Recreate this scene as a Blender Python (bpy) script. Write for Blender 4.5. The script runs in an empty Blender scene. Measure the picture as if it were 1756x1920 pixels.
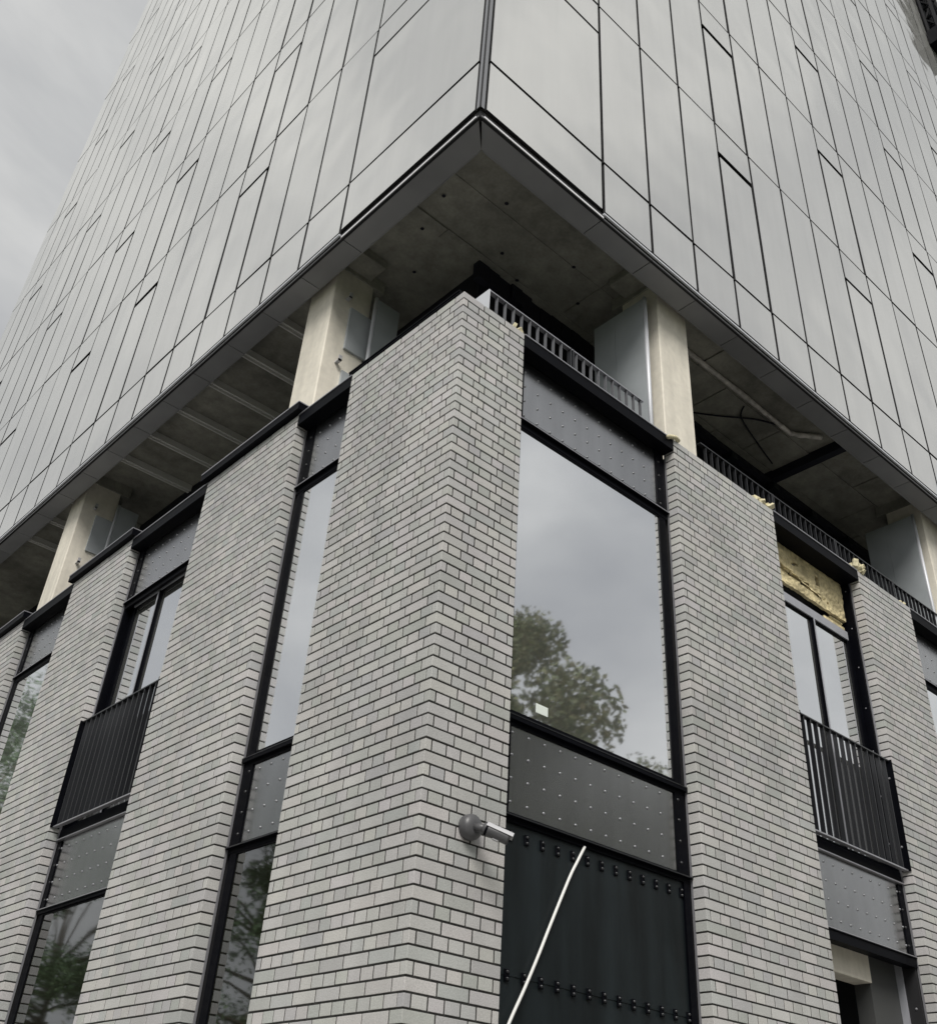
import bpy, bmesh, math, random
from mathutils import Vector, Matrix, Euler
random.seed(7)
S = bpy.context.scene
COL = S.collection

# ---------------------------------------------------------------- camera
CAM = Vector((-3.6388, -4.5192, 1.6))
M = ((0.72560355, -0.68636831, 0.04896975), (0.42645132, 0.39269456, -0.81481916), (0.54003589, 0.61211889, 0.57764324))
FPX, CX, CY, PW, PH = 1935.858, 911.224, 899.459, 1756.0, 1920.0
cd = bpy.data.cameras.new('camera')
cam = bpy.data.objects.new('camera', cd)
COL.objects.link(cam)
r_, d_, f_ = Vector(M[0]), Vector(M[1]), Vector(M[2])
cam.matrix_world = Matrix(((r_.x, -d_.x, -f_.x, CAM.x), (r_.y, -d_.y, -f_.y, CAM.y), (r_.z, -d_.z, -f_.z, CAM.z), (0, 0, 0, 1)))
cd.sensor_fit = 'HORIZONTAL'
cd.sensor_width = 36.0
cd.lens = 36.0 * FPX / PW
cd.shift_x = (PW / 2 - CX) / PW
cd.shift_y = -(PH / 2 - CY) / PW
cd.clip_start = 0.05
cd.clip_end = 3000
S.camera = cam

# ---------------------------------------------------------------- sky, sun, exposure
SUN_EL, SUN_AZ = 46.0, 225.0           # elevation; azimuth of the sun's position, counter-clockwise from +X
w = bpy.data.worlds.new('World')
S.world = w
w.use_nodes = True
nt = w.node_tree
nt.nodes.clear()
N = nt.nodes.new
out = N('ShaderNodeOutputWorld')
sky = N('ShaderNodeTexSky')
sky.sky_type = 'NISHITA'
sky.sun_disc = False
sky.sun_elevation = math.radians(SUN_EL)
sky.sun_rotation = math.radians(90 - SUN_AZ)
sky.dust_density = 4.0
hs = N('ShaderNodeHueSaturation')
hs.inputs['Saturation'].default_value = 0.35
nt.links.new(sky.outputs[0], hs.inputs['Color'])
bgA = N('ShaderNodeBackground')
bgA.inputs[1].default_value = 0.075
nt.links.new(hs.outputs[0], bgA.inputs[0])
tc = N('ShaderNodeTexCoord')
mp = N('ShaderNodeMapping')
mp.inputs['Scale'].default_value = (1.0, 1.0, 1.9)
nt.links.new(tc.outputs['Generated'], mp.inputs[0])
n1 = N('ShaderNodeTexNoise')
n1.inputs['Scale'].default_value = 2.1
n1.inputs['Detail'].default_value = 7.0
n1.inputs['Roughness'].default_value = 0.52
n1.inputs['Distortion'].default_value = 0.35
nt.links.new(mp.outputs[0], n1.inputs['Vector'])
cr = N('ShaderNodeValToRGB')
e = cr.color_ramp.elements
e[0].position = 0.28
e[0].color = (0.31, 0.32, 0.345, 1)
e[1].position = 0.72
e[1].color = (0.78, 0.775, 0.75, 1)
em = e.new(0.5)
em.color = (0.515, 0.52, 0.52, 1)
nt.links.new(n1.outputs[0], cr.inputs[0])
bgB = N('ShaderNodeBackground')
bgB.inputs[1].default_value = 0.60
nt.links.new(cr.outputs[0], bgB.inputs[0])
mx = N('ShaderNodeMixShader')
mx.inputs[0].default_value = 0.88
nt.links.new(bgA.outputs[0], mx.inputs[1])
nt.links.new(bgB.outputs[0], mx.inputs[2])
nt.links.new(mx.outputs[0], out.inputs[0])

sl = bpy.data.lights.new('sun', 'SUN')
sl.energy = 1.5
sl.angle = math.radians(28)
sl.color = (1.0, 0.965, 0.91)
so = bpy.data.objects.new('sun', sl)
COL.objects.link(so)
sd = Vector((math.cos(math.radians(SUN_EL)) * math.cos(math.radians(SUN_AZ)), math.cos(math.radians(SUN_EL)) * math.sin(math.radians(SUN_AZ)), math.sin(math.radians(SUN_EL))))
so.rotation_euler = sd.to_track_quat('Z', 'Y').to_euler()
so.location = sd * 60
V = S.view_settings
V.view_transform = 'Standard'
V.look = 'None'
V.gamma = 1.0
V.exposure = 0.92
V.use_curve_mapping = False
S.cycles.max_bounces = 6
S.cycles.diffuse_bounces = 3
S.cycles.glossy_bounces = 4
S.cycles.sample_clamp_indirect = 6
S.cycles.use_denoising = True

# ---------------------------------------------------------------- materials
def mat(name, col, rough=0.6, metal=0.0, spec=0.5, noise=None, bump=None, vary=0.0, tint=0.0, coat=0.0):
    m = bpy.data.materials.new(name)
    m.use_nodes = True
    t = m.node_tree
    b = t.nodes['Principled BSDF']
    b.inputs['Roughness'].default_value = rough
    b.inputs['Metallic'].default_value = metal
    b.inputs['Specular IOR Level'].default_value = spec
    if coat:
        b.inputs['Coat Weight'].default_value = coat
        b.inputs['Coat Roughness'].default_value = 0.03
    base = None
    rgb = t.nodes.new('ShaderNodeRGB')
    rgb.outputs[0].default_value = (*col, 1)
    cur = rgb.outputs[0]
    tcn = t.nodes.new('ShaderNodeTexCoord')
    def mul(cur, fac_socket, lo, hi):
        mr = t.nodes.new('ShaderNodeMapRange')
        mr.inputs['To Min'].default_value = lo
        mr.inputs['To Max'].default_value = hi
        t.links.new(fac_socket, mr.inputs[0])
        mm = t.nodes.new('ShaderNodeMix')
        mm.data_type = 'RGBA'
        mm.blend_type = 'MULTIPLY'
        mm.inputs[0].default_value = 1.0
        cc = t.nodes.new('ShaderNodeCombineColor')
        for i in range(3):
            t.links.new(mr.outputs[0], cc.inputs[i])
        t.links.new(cur, mm.inputs[6])
        t.links.new(cc.outputs[0], mm.inputs[7])
        return mm.outputs[2]
    if vary or tint:
        oi = t.nodes.new('ShaderNodeObjectInfo')
        ge = t.nodes.new('ShaderNodeNewGeometry')
        ad = t.nodes.new('ShaderNodeMath')
        ad.operation = 'ADD'
        t.links.new(oi.outputs['Random'], ad.inputs[0])
        t.links.new(ge.outputs['Random Per Island'], ad.inputs[1])
        wn = t.nodes.new('ShaderNodeTexWhiteNoise')
        wn.noise_dimensions = '1D'
        t.links.new(ad.outputs[0], wn.inputs['W'])
        if vary:
            cur = mul(cur, wn.outputs['Value'], 1 - vary, 1 + vary)
        if tint:
            mm = t.nodes.new('ShaderNodeMix')
            mm.data_type = 'RGBA'
            mm.blend_type = 'OVERLAY'
            mm.inputs[0].default_value = tint
            t.links.new(cur, mm.inputs[6])
            t.links.new(wn.outputs['Color'], mm.inputs[7])
            cur = mm.outputs[2]
    for (sc, lo, hi, det, *zs) in (noise or []):
        nn = t.nodes.new('ShaderNodeTexNoise')
        nn.inputs['Scale'].default_value = sc
        nn.inputs['Detail'].default_value = det
        ge2 = t.nodes.new('ShaderNodeNewGeometry')
        if zs:                                   # drawn-out streaks
            vm = t.nodes.new('ShaderNodeVectorMath')
            vm.operation = 'MULTIPLY'
            vm.inputs[1].default_value = (1, 1, zs[0])
            t.links.new(ge2.outputs['Position'], vm.inputs[0])
            t.links.new(vm.outputs[0], nn.inputs['Vector'])
        else:
            t.links.new(ge2.outputs['Position'], nn.inputs['Vector'])
        mr0 = t.nodes.new('ShaderNodeMapRange')
        mr0.inputs['From Min'].default_value = 0.3
        mr0.inputs['From Max'].default_value = 0.7
        t.links.new(nn.outputs[0], mr0.inputs[0])
        cur = mul(cur, mr0.outputs[0], lo, hi)
    t.links.new(cur, b.inputs['Base Color'])
    if bump:
        sc, st, dist = bump
        nn = t.nodes.new('ShaderNodeTexNoise')
        nn.inputs['Scale'].default_value = sc
        nn.inputs['Detail'].default_value = 4
        ge3 = t.nodes.new('ShaderNodeNewGeometry')
        t.links.new(ge3.outputs['Position'], nn.inputs['Vector'])
        bp = t.nodes.new('ShaderNodeBump')
        bp.inputs['Strength'].default_value = st
        bp.inputs['Distance'].default_value = dist
        t.links.new(nn.outputs[0], bp.inputs['Height'])
        t.links.new(bp.outputs[0], b.inputs['Normal'])
    return m

def glass_mat(name, inner, refl, tintc=(0.93, 0.95, 0.98), wav=0.0):
    m = bpy.data.materials.new(name)
    m.use_nodes = True
    t = m.node_tree
    t.nodes.clear()
    o = t.nodes.new('ShaderNodeOutputMaterial')
    g = t.nodes.new('ShaderNodeBsdfGlossy')
    g.inputs['Color'].default_value = (*tintc, 1)
    g.inputs['Roughness'].default_value = 0.028
    d = t.nodes.new('ShaderNodeBsdfDiffuse')
    d.inputs['Color'].default_value = (*inner, 1)
    tr = t.nodes.new('ShaderNodeBsdfTransparent')
    tr.inputs['Color'].default_value = (0.35, 0.38, 0.38, 1)
    m1 = t.nodes.new('ShaderNodeMixShader')
    m1.inputs[0].default_value = 0.55
    t.links.new(d.outputs[0], m1.inputs[1])
    t.links.new(tr.outputs[0], m1.inputs[2])
    fr = t.nodes.new('ShaderNodeLayerWeight')
    fr.inputs['Blend'].default_value = 0.35
    mr = t.nodes.new('ShaderNodeMapRange')
    mr.inputs['To Min'].default_value = refl
    mr.inputs['To Max'].default_value = 1.0
    t.links.new(fr.outputs['Fresnel'], mr.inputs[0])
    m2 = t.nodes.new('ShaderNodeMixShader')
    t.links.new(mr.outputs[0], m2.inputs[0])
    t.links.new(m1.outputs[0], m2.inputs[1])
    t.links.new(g.outputs[0], m2.inputs[2])
    t.links.new(m2.outputs[0], o.inputs[0])
    if wav:
        nn = t.nodes.new('ShaderNodeTexNoise')
        nn.inputs['Scale'].default_value = 1.1
        ge3 = t.nodes.new('ShaderNodeNewGeometry')
        t.links.new(ge3.outputs['Position'], nn.inputs['Vector'])
        bp = t.nodes.new('ShaderNodeBump')
        bp.inputs['Strength'].default_value = 1.0
        bp.inputs['Distance'].default_value = wav
        t.links.new(nn.outputs[0], bp.inputs['Height'])
        t.links.new(bp.outputs[0], g.inputs['Normal'])
    return m

def coated(name, col):
    """back-painted glass: pale backing under a strongly reflecting, slightly uneven sheet"""
    m = mat(name, col, 0.5, spec=0.0, vary=0.08, noise=[(0.35, 0.94, 1.05, 3), (5, 0.95, 1.03, 4, 0.08)])
    t = m.node_tree
    b = t.nodes['Principled BSDF']
    o = [n for n in t.nodes if n.type == 'OUTPUT_MATERIAL'][0]
    g = t.nodes.new('ShaderNodeBsdfGlossy')
    g.inputs['Color'].default_value = (0.96, 0.96, 0.95, 1)
    g.inputs['Roughness'].default_value = 0.075
    lw = t.nodes.new('ShaderNodeLayerWeight')
    lw.inputs['Blend'].default_value = 0.35
    mr = t.nodes.new('ShaderNodeMapRange')
    mr.inputs['To Min'].default_value = 0.42
    mr.inputs['To Max'].default_value = 0.95
    t.links.new(lw.outputs['Fresnel'], mr.inputs[0])
    mx_ = t.nodes.new('ShaderNodeMixShader')
    t.links.new(mr.outputs[0], mx_.inputs[0])
    t.links.new(b.outputs[0], mx_.inputs[1])
    t.links.new(g.outputs[0], mx_.inputs[2])
    t.links.new(mx_.outputs[0], o.inputs[0])
    nn = t.nodes.new('ShaderNodeTexNoise')
    nn.inputs['Scale'].default_value = 0.9
    nn.inputs['Detail'].default_value = 1.0
    ge = t.nodes.new('ShaderNodeNewGeometry')
    t.links.new(ge.outputs['Position'], nn.inputs['Vector'])
    bp = t.nodes.new('ShaderNodeBump')
    bp.inputs['Strength'].default_value = 1.0
    bp.inputs['Distance'].default_value = 0.035
    t.links.new(nn.outputs[0], bp.inputs['Height'])
    t.links.new(bp.outputs[0], g.inputs['Normal'])
    return m

MT = {
    'brick': mat('brick', (0.515, 0.512, 0.50), 0.60, noise=[(3.2, 0.90, 1.06, 4, 0.16), (150, 0.80, 1.14, 3), (1.3, 0.90, 1.07, 4), (0.35, 0.93, 1.04, 2)], bump=(260, 0.35, 0.002), vary=0.11, tint=0.024),
    'mortar': mat('mortar', (0.035, 0.034, 0.032), 0.95, noise=[(60, 0.7, 1.3, 4)]),
    'plate': mat('riveted_steel', (0.37, 0.375, 0.385), 0.24, metal=1.0, noise=[(8, 0.92, 1.04, 4, 0.15), (1.7, 0.93, 1.05, 4)], bump=(2.5, 0.06, 0.01)),
    'sheet': mat('dark_sheet_steel', (0.010, 0.014, 0.016), 0.42, spec=0.3, noise=[(6, 0.6, 1.5, 5, 0.12), (1.4, 0.75, 1.3, 3)], bump=(3, 0.05, 0.01)),
    'black': mat('black_painted_metal', (0.0022, 0.0025, 0.0045), 0.5, spec=0.07, noise=[(5, 0.8, 1.2, 3)]),
    'rail': mat('railing_metal', (0.018, 0.019, 0.022), 0.32, spec=0.6),
    'edge': mat('metal_edge_and_glint', (0.42, 0.42, 0.45), 0.35, metal=0.6),  # bare metal; also paints light caught along black coping and flange edges
    'frame': mat('light_aluminium_frame', (0.42, 0.43, 0.47), 0.4, metal=0.2, noise=[(4, 0.85, 1.1, 3)]),
    'concrete': mat('pale_column_concrete', (0.88, 0.83, 0.72), 0.85, noise=[(7, 0.86, 1.05, 5, 0.12), (1.6, 0.86, 1.06, 5), (14, 0.93, 1.04, 4)], bump=(30, 0.3, 0.004)),
    'soffit': mat('grey_slab_concrete', (0.33, 0.325, 0.28), 0.9, noise=[(0.9, 0.6, 1.25, 6), (6, 0.78, 1.15, 5), (28, 0.9, 1.1, 3)], bump=(9, 0.35, 0.01)),
    'panel': coated('facade_panel_glass', (0.50, 0.50, 0.485)),
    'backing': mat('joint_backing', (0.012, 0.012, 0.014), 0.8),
    'soffit_panel': mat('soffit_sheet', (0.27, 0.273, 0.285), 0.45, vary=0.10, noise=[(2, 0.9, 1.1, 3)]),
    'stub': mat('grey_bar_metal', (0.14, 0.143, 0.155), 0.4),
    'jamb': mat('dark_jamb', (0.07, 0.072, 0.072), 0.6),
    'lip': mat('bright_lip', (0.85, 0.85, 0.88), 0.4),
    'post': mat('corner_trim_metal', (0.25, 0.255, 0.27), 0.35, metal=0.3),
    'board': mat('grey_board', (0.45, 0.48, 0.50), 0.7, noise=[(3, 0.9, 1.1, 4)]),
    'partition': mat('partition_board', (0.38, 0.41, 0.43), 0.7, noise=[(2, 0.85, 1.12, 4)]),
    'tube': mat('galvanised_tube', (0.70, 0.72, 0.76), 0.5, metal=0.2),
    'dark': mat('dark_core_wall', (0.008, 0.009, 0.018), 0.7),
    'terrace': mat('terrace_membrane', (0.05, 0.05, 0.05), 0.9),
    'insul': mat('yellow_insulation', (0.84, 0.72, 0.43), 0.95, noise=[(4, 0.62, 1.1, 6), (22, 0.72, 1.15, 5)], bump=(18, 0.9, 0.03)),
    'rag': mat('pale_foam', (0.72, 0.66, 0.45), 0.95, noise=[(30, 0.6, 1.2, 4)]),
    'glass': glass_mat('coated_glass', (0.42, 0.43, 0.40), 0.74, wav=0.0014),  # pale inner colour paints a haze over the mirrored scene
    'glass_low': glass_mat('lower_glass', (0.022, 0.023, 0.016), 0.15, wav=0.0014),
    'curtain': mat('pale_curtain', (0.75, 0.74, 0.70), 0.9),
    'room': mat('room_wall', (0.20, 0.19, 0.17), 0.9),
    'cable': mat('white_cable', (0.82, 0.82, 0.80), 0.5),
    'cctv': mat('camera_plastic', (0.085, 0.085, 0.09), 0.38, noise=[(20, 0.9, 1.1, 2)]),
    'cctv_light': mat('camera_light_plastic', (0.50, 0.50, 0.52), 0.35),
    'lens': mat('camera_lens', (0.005, 0.005, 0.006), 0.08, spec=0.9),
    'sticker': mat('pale_sticker', (0.80, 0.86, 0.80), 0.6),
    'pipe': mat('foil_wrapped_pipe', (0.75, 0.72, 0.66), 0.6, noise=[(9, 0.55, 1.2, 4)]),
    'purlin': mat('zinc_channel', (0.80, 0.80, 0.76), 0.6),
    'asphalt': mat('asphalt', (0.055, 0.055, 0.055), 0.9, noise=[(40, 0.7, 1.3, 4), (0.5, 0.85, 1.15, 3)]),
    'paving': mat('paving', (0.27, 0.265, 0.25), 0.88, noise=[(3, 0.85, 1.1, 4)]),
    'kerb': mat('kerb_stone', (0.33, 0.32, 0.30), 0.85),
    'white': mat('road_paint', (0.72, 0.72, 0.70), 0.7),
    'grass': mat('grass', (0.06, 0.09, 0.03), 0.95, noise=[(8, 0.6, 1.4, 4)]),
    'bark': mat('bark', (0.10, 0.075, 0.05), 0.9, noise=[(12, 0.6, 1.3, 4)]),
    'leaf': mat('leaf', (0.17, 0.185, 0.09), 0.65, vary=0.35, tint=0.12),
    'leaf_green': mat('leaf_green', (0.10, 0.17, 0.075), 0.6, vary=0.4, tint=0.10),
}

# ---------------------------------------------------------------- mesh helpers
WLOC = {}
class MB:
    def __init__(s):
        s.v = []
        s.f = []
    def box(s, x0, x1, y0, y1, z0, z1, T=None):
        x0, x1 = min(x0, x1), max(x0, x1); y0, y1 = min(y0, y1), max(y0, y1); z0, z1 = min(z0, z1), max(z0, z1)
        n = len(s.v)
        P = [(x0, y0, z0), (x1, y0, z0), (x1, y1, z0), (x0, y1, z0), (x0, y0, z1), (x1, y0, z1), (x1, y1, z1), (x0, y1, z1)]
        if T is not None:
            P = [tuple(T @ Vector(p)) for p in P]
        s.v += P
        s.f += [tuple(n + i for i in q) for q in ((0, 3, 2, 1), (4, 5, 6, 7), (0, 1, 5, 4), (1, 2, 6, 5), (2, 3, 7, 6), (3, 0, 4, 7))]
        return s
    def tube(s, pts, r, seg=8, cap=True):
        pts = [Vector(p) for p in pts]
        n0 = len(s.v)
        rr = r if isinstance(r, (list, tuple)) else [r] * len(pts)
        for i, p in enumerate(pts):
            d = (pts[min(i + 1, len(pts) - 1)] - pts[max(i - 1, 0)]).normalized()
            a = d.orthogonal().normalized() if abs(d.z) > 0.95 else d.cross(Vector((0, 0, 1))).normalized()
            b = d.cross(a).normalized()
            for k in range(seg):
                t = 2 * math.pi * k / seg
                s.v.append(tuple(p + a * (rr[i] * math.cos(t)) + b * (rr[i] * math.sin(t))))
        for i in range(len(pts) - 1):
            for k in range(seg):
                a0 = n0 + i * seg + k; a1 = n0 + i * seg + (k + 1) % seg
                s.f.append((a0, a1, a1 + seg, a0 + seg))
        if cap:
            s.f.append(tuple(n0 + k for k in reversed(range(seg))))
            s.f.append(tuple(n0 + (len(pts) - 1) * seg + k for k in range(seg)))
        return s
    def dome(s, c, n, r, h, seg=8, rings=2):
        c = Vector(c); n = Vector(n).normalized()
        a = n.orthogonal().normalized(); b = n.cross(a)
        i0 = len(s.v)
        for j in range(rings):
            t = (math.pi / 2) * j / rings
            for k in range(seg):
                u = 2 * math.pi * k / seg
                s.v.append(tuple(c + (a * math.cos(u) + b * math.sin(u)) * (r * math.cos(t)) + n * (h * math.sin(t))))
        s.v.append(tuple(c + n * h))
        top = len(s.v) - 1
        for j in range(rings - 1):
            for k in range(seg):
                a0 = i0 + j * seg + k; a1 = i0 + j * seg + (k + 1) % seg
                s.f.append((a0, a1, a1 + seg, a0 + seg))
        for k in range(seg):
            s.f.append((i0 + (rings - 1) * seg + k, i0 + (rings - 1) * seg + (k + 1) % seg, top))
        return s
    def build(s, name, m, parent=None, smooth=False, bevel=0.0, kind=None, label=None):
        off = WLOC.get(parent.name, Vector((0, 0, 0))) if parent else Vector((0, 0, 0))
        me = bpy.data.meshes.new(name)
        me.from_pydata([(x - off.x, y - off.y, z - off.z) for x, y, z in s.v], [], s.f)
        if bevel:
            bm = bmesh.new(); bm.from_mesh(me)
            bmesh.ops.bevel(bm, geom=list(bm.edges), offset=bevel, segments=1, affect='EDGES', clamp_overlap=True)
            bm.to_mesh(me); bm.free()
        me.materials.append(MT[m])
        if smooth:
            me.polygons.foreach_set('use_smooth', [True] * len(me.polygons))
        me.update()
        o = bpy.data.objects.new(name, me)
        COL.objects.link(o)
        if parent:
            o.parent = parent
        WLOC[o.name] = off
        if kind: o['kind'] = kind
        if label: o['label'] = label
        return o

def thing(name, loc, label, cat, group=None):
    o = bpy.data.objects.new(name, None)
    o.empty_display_size = 0.2
    COL.objects.link(o)
    o.location = loc
    WLOC[o.name] = Vector(loc)
    o['label'] = label
    o['category'] = cat
    if group: o['group'] = group
    return o

def tag(o, label, cat, group=None):
    o['label'] = label; o['category'] = cat
    if group: o['group'] = group
    return o

def structure(o):
    o['kind'] = 'structure'
    return o

class Face:
    """R: right-hand street front (runs along +X, looks to -Y).  L: left-hand front (runs along +Y, looks to -X)."""
    def __init__(s, k): s.k = k
    def P(s, u, d, z): return (u, d, z) if s.k == 'R' else (d, u, z)
    def box(s, mb, u0, u1, d0, d1, z0, z1):
        a = s.P(u0, d0, z0); b = s.P(u1, d1, z1)
        return mb.box(a[0], b[0], a[1], b[1], a[2], b[2])
    def n(s): return (0, -1, 0) if s.k == 'R' else (-1, 0, 0)
    def rot(s): return 0.0 if s.k == 'R' else -math.pi / 2
FR, FL = Face('R'), Face('L')

def proj(p):
    v = Vector(p) - CAM
    z = v.dot(f_)
    if z <= 0.05: return None
    return (FPX * v.dot(r_) / z + CX, FPX * v.dot(d_) / z + CY)
def seen_area(pts):
    q = [proj(p) for p in pts]
    if any(x is None for x in q): return 0
    cx = sum(x[0] for x in q) / len(q); cy = sum(x[1] for x in q) / len(q)
    if not (-20 < cx < PW + 20 and -20 < cy < PH + 20): return 0
    a = 0
    for i in range(len(q)):
        x0, y0 = q[i]; x1, y1 = q[(i + 1) % len(q)]
        a += x0 * y1 - x1 * y0
    return abs(a) / 2

# ================================================================ SETTING
g = MB().box(-400, 400, -400, 400, -0.5, -0.16); structure(g.build('ground', 'grass'))
g = MB(); g.box(-60, 80, -16.5, -7.5, -0.158, -0.12); g.box(-16.5, -7.5, -7.5, 90, -0.158, -0.12); structure(g.build('road', 'asphalt'))
g = MB(); g.box(-7.3, 80, -7.3, 90, -0.157, 0.0); structure(g.build('pavement', 'paving'))
g = MB(); g.box(-7.5, 80, -7.5, -7.3, -0.157, 0.004); g.box(-7.5, -7.3, -7.3, 90, -0.157, 0.004); structure(g.build('kerb', 'kerb'))
g = MB()
for i in range(22):
    g.box(-5 + i * 4, -3 + i * 4, -12.07, -11.93, -0.119, -0.116)
    g.box(-12.07, -11.93, -5 + i * 4, -3 + i * 4, -0.119, -0.116)
structure(g.build('road_markings', 'white'))

# ================================================================ BRICK PIERS
Z0 = 5.6415                      # a bed joint; courses of 75 mm above and below it
COURSE = 0.075
BR = {}
def brick_mesh(l, wd):
    key = (round(l, 4), round(wd, 4))
    if key not in BR:
        b = MB().box(-l / 2, l / 2, 0, wd, -0.0317, 0.0317)
        me = bpy.data.meshes.new('brick')
        me.from_pydata(b.v, [], b.f)
        bm = bmesh.new(); bm.from_mesh(me)
        bmesh.ops.bevel(bm, geom=list(bm.edges), offset=0.0016, segments=1, affect='EDGES', clamp_overlap=True)
        bm.to_mesh(me); bm.free()
        me.materials.append(MT['brick'])
        BR[key] = me
    return BR[key]

def lay(face, u0, u1, z_lo, k_top, dep=0.10, corner_other=False, skip_left=0):
    """courses between u0 and u1 on one face -> list of (centre u, length, centre z)"""
    out_ = []
    L = u1 - u0
    n = max(1, round((L + 0.01) / 0.1125))          # header modules
    hm = (L + 0.01) / n
    k = k_top
    while Z0 - COURSE * (k + 1) > z_lo:
        zc = Z0 - COURSE * (k + 0.5)
        if k % 2:                                    # stretchers
            u = u0; left = n
            if n % 2:
                out_.append((u + hm / 2 - 0.005, hm - 0.0118, zc)); u += hm; left -= 1
            while left > 0:
                out_.append((u + hm - 0.005, 2 * hm - 0.0118, zc)); u += 2 * hm; left -= 2
        else:                                        # headers with a closer at each end
            c = hm / 2
            out_.append((u0 + c / 2 - 0.005, c - 0.0118, zc))
            u = u0 + c
            for i in range(n - 1):
                out_.append((u + hm / 2 - 0.005, hm - 0.0118, zc)); u += hm
            out_.append((u + c / 2 - 0.005, c - 0.0118, zc))
        k += 1
    return out_

def brick_pier(spec, label, coping=None, rag=None, limit=300):
    """spec: list of (face, u0, u1, k_top)"""
    f0 = spec[0][0]
    base = f0.P((spec[0][1] + spec[0][2]) / 2, 0.05, 0)
    if len(spec) == 2: base = (0, 0, 0)
    t = thing('brick_pier', base, label, 'brick pier', 'grey brick piers of the lower storeys')
    core = MB()
    cand = []
    for face, u0, u1, kt in spec:
        zt = Z0 - COURSE * kt
        a0 = 0.004 if len(spec) == 1 else 0.0085
        face.box(core, u0 + a0 + .002, u1 - 0.006, 0.0052, 0.098 if len(spec) == 1 else 0.0975 + (0.0005 if face is FL else 0), 0.0, zt - 0.012)
        for (uc, l, zc) in lay(face, u0, u1, 0.0, kt):
            cand.append((face, uc, l, zc, u0, u1))
    core.build('mortar', 'mortar', t)
    rows = []
    for (face, uc, l, zc, u0, u1) in cand:
        dep = 0.100
        ul, ur = uc - l / 2, uc + l / 2
        q = [face.P(ul, 0, zc - .032), face.P(ur, 0, zc - .032), face.P(ur, 0, zc + .032), face.P(ul, 0, zc + .032)]
        if len(spec) == 2 and ul < 0.02:             # bricks that turn the corner
            if face is FL:                           # the right face's stretcher / closer shows its end here
                continue
            dep = 0.1025 if l > 0.15 else 0.0513
        rows.append((seen_area(q), face, uc, l, zc, dep))
    rows.sort(key=lambda r: -r[0])
    rest = MB()
    rnd = random.Random(hash(label) % 1000)
    rv, rf = [], []
    off = Vector(base)
    for i, (a, face, uc, l, zc, dep) in enumerate(rows):
        me = brick_mesh(l, dep)
        jd = rnd.uniform(-0.0012, 0.0012)
        loc = Vector(face.P(uc, jd, zc + rnd.uniform(-0.0008, 0.0008)))
        rz = face.rot() + rnd.uniform(-0.004, 0.004) * (0.2 / max(l, 0.1))
        rx = rnd.uniform(-0.004, 0.004)
        if i < limit and a > 60:
            o = bpy.data.objects.new('brick', me)
            COL.objects.link(o)
            o.parent = t
            o.location = loc - off
            o.rotation_euler = (rx if face is FR else 0, rx if face is FL else 0, rz)
        else:
            T = Matrix.Translation(loc - off) @ Euler((rx if face is FR else 0, rx if face is FL else 0, rz)).to_matrix().to_4x4()
            n0 = len(rv)
            rv += [tuple(T @ v.co) for v in me.vertices]
            rf += [tuple(n0 + j for j in p.vertices) for p in me.polygons]
    if rv:
        me = bpy.data.meshes.new('bricks')
        me.from_pydata(rv, [], rf)
        # left-hand bricks were rotated, not mirrored, so winding stays right
        me.materials.append(MT['brick'])
        o = bpy.data.objects.new('bricks', me)
        COL.objects.link(o); o.parent = t; o['kind'] = 'stuff'
    for face, u0, u1, kt in spec:
        zt = Z0 - COURSE * kt
        e = MB()
        if len(spec) == 1:
            face.box(e, u0 + 0.001, u0 + 0.012, 0.1005, 0.118, 0, zt)
        face.box(e, u1 - 0.012, u1 - 0.001, 0.1005, 0.118, 0, zt)
        e.build('edge_angle', 'edge', t)
        b = MB()
        face.box(b, u0 + 0.015 if len(spec) == 1 else 0.119, u1 - 0.015, 0.119, 0.30, 0, 7.36)
        b.build('backing_wall', 'backing', t)
        if coping:
            c = MB()
            face.box(c, u0 - (0.06 if len(spec) == 1 else -0.004), u1 + 0.07, -0.055, 0.30, 7.525, 7.60)
            o = c.build('coping', 'black', t)
            c = MB()
            face.box(c, u0 - (0.062 if len(spec) == 1 else -0.003), u1 + 0.072, -0.06, 0.305, 7.601, 7.612)
            c.build('coping_lip', 'edge', t)
            c = MB()
            face.box(c, u0 + 0.01, u1 - 0.01, 0.004, 0.28, zt - 0.011, 7.524)
            c.build('coping_packer', 'black', t)
    return t

KT = -25
brick_pier([(FR, 0, 0.672, KT), (FL, 0, 1.4525, KT)], 'grey brick pier at the sharp street corner, with the security camera on it')
brick_pier([(FR, 2.62, 4.222, KT)], 'wide grey brick pier between the big mirror window and the opening with torn yellow insulation')
brick_pier([(FR, 5.82, 6.965, KT)], 'narrow grey brick pier right of the torn yellow insulation, near the right edge')
brick_pier([(FL, 2.265, 3.87, KT)], 'grey brick pier under a black coping, just right of the left balcony', coping=True)
brick_pier([(FL, 5.47, 6.95, KT)], 'grey brick pier just left of the left balcony', coping=True)
brick_pier([(FL, 8.40, 10.0, KT)], 'grey brick pier cut by the left edge, left of the window with the leafy reflection', coping=True)

# thin flashing on top of the corner pier, left side
cp = MB(); FL.box(cp, 0.05, 1.50, -0.004, 0.30, 7.523, 7.545)
FL.box(cp, 0.05, 1.50, -0.012, 0.02, 7.546, 7.556)
tag(cp.build('roof_flashing', 'black'), 'thin black flashing along the left top of the corner pier', 'flashing')

# ================================================================ OPENINGS
DP = 0.13
def rivets(face, mb, us, zs, d, r=0.011, h=0.009):
    for z in zs:
        for u in us:
            mb.dome(face.P(u, d, z), face.n(), r, h, 7, 2)

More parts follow.
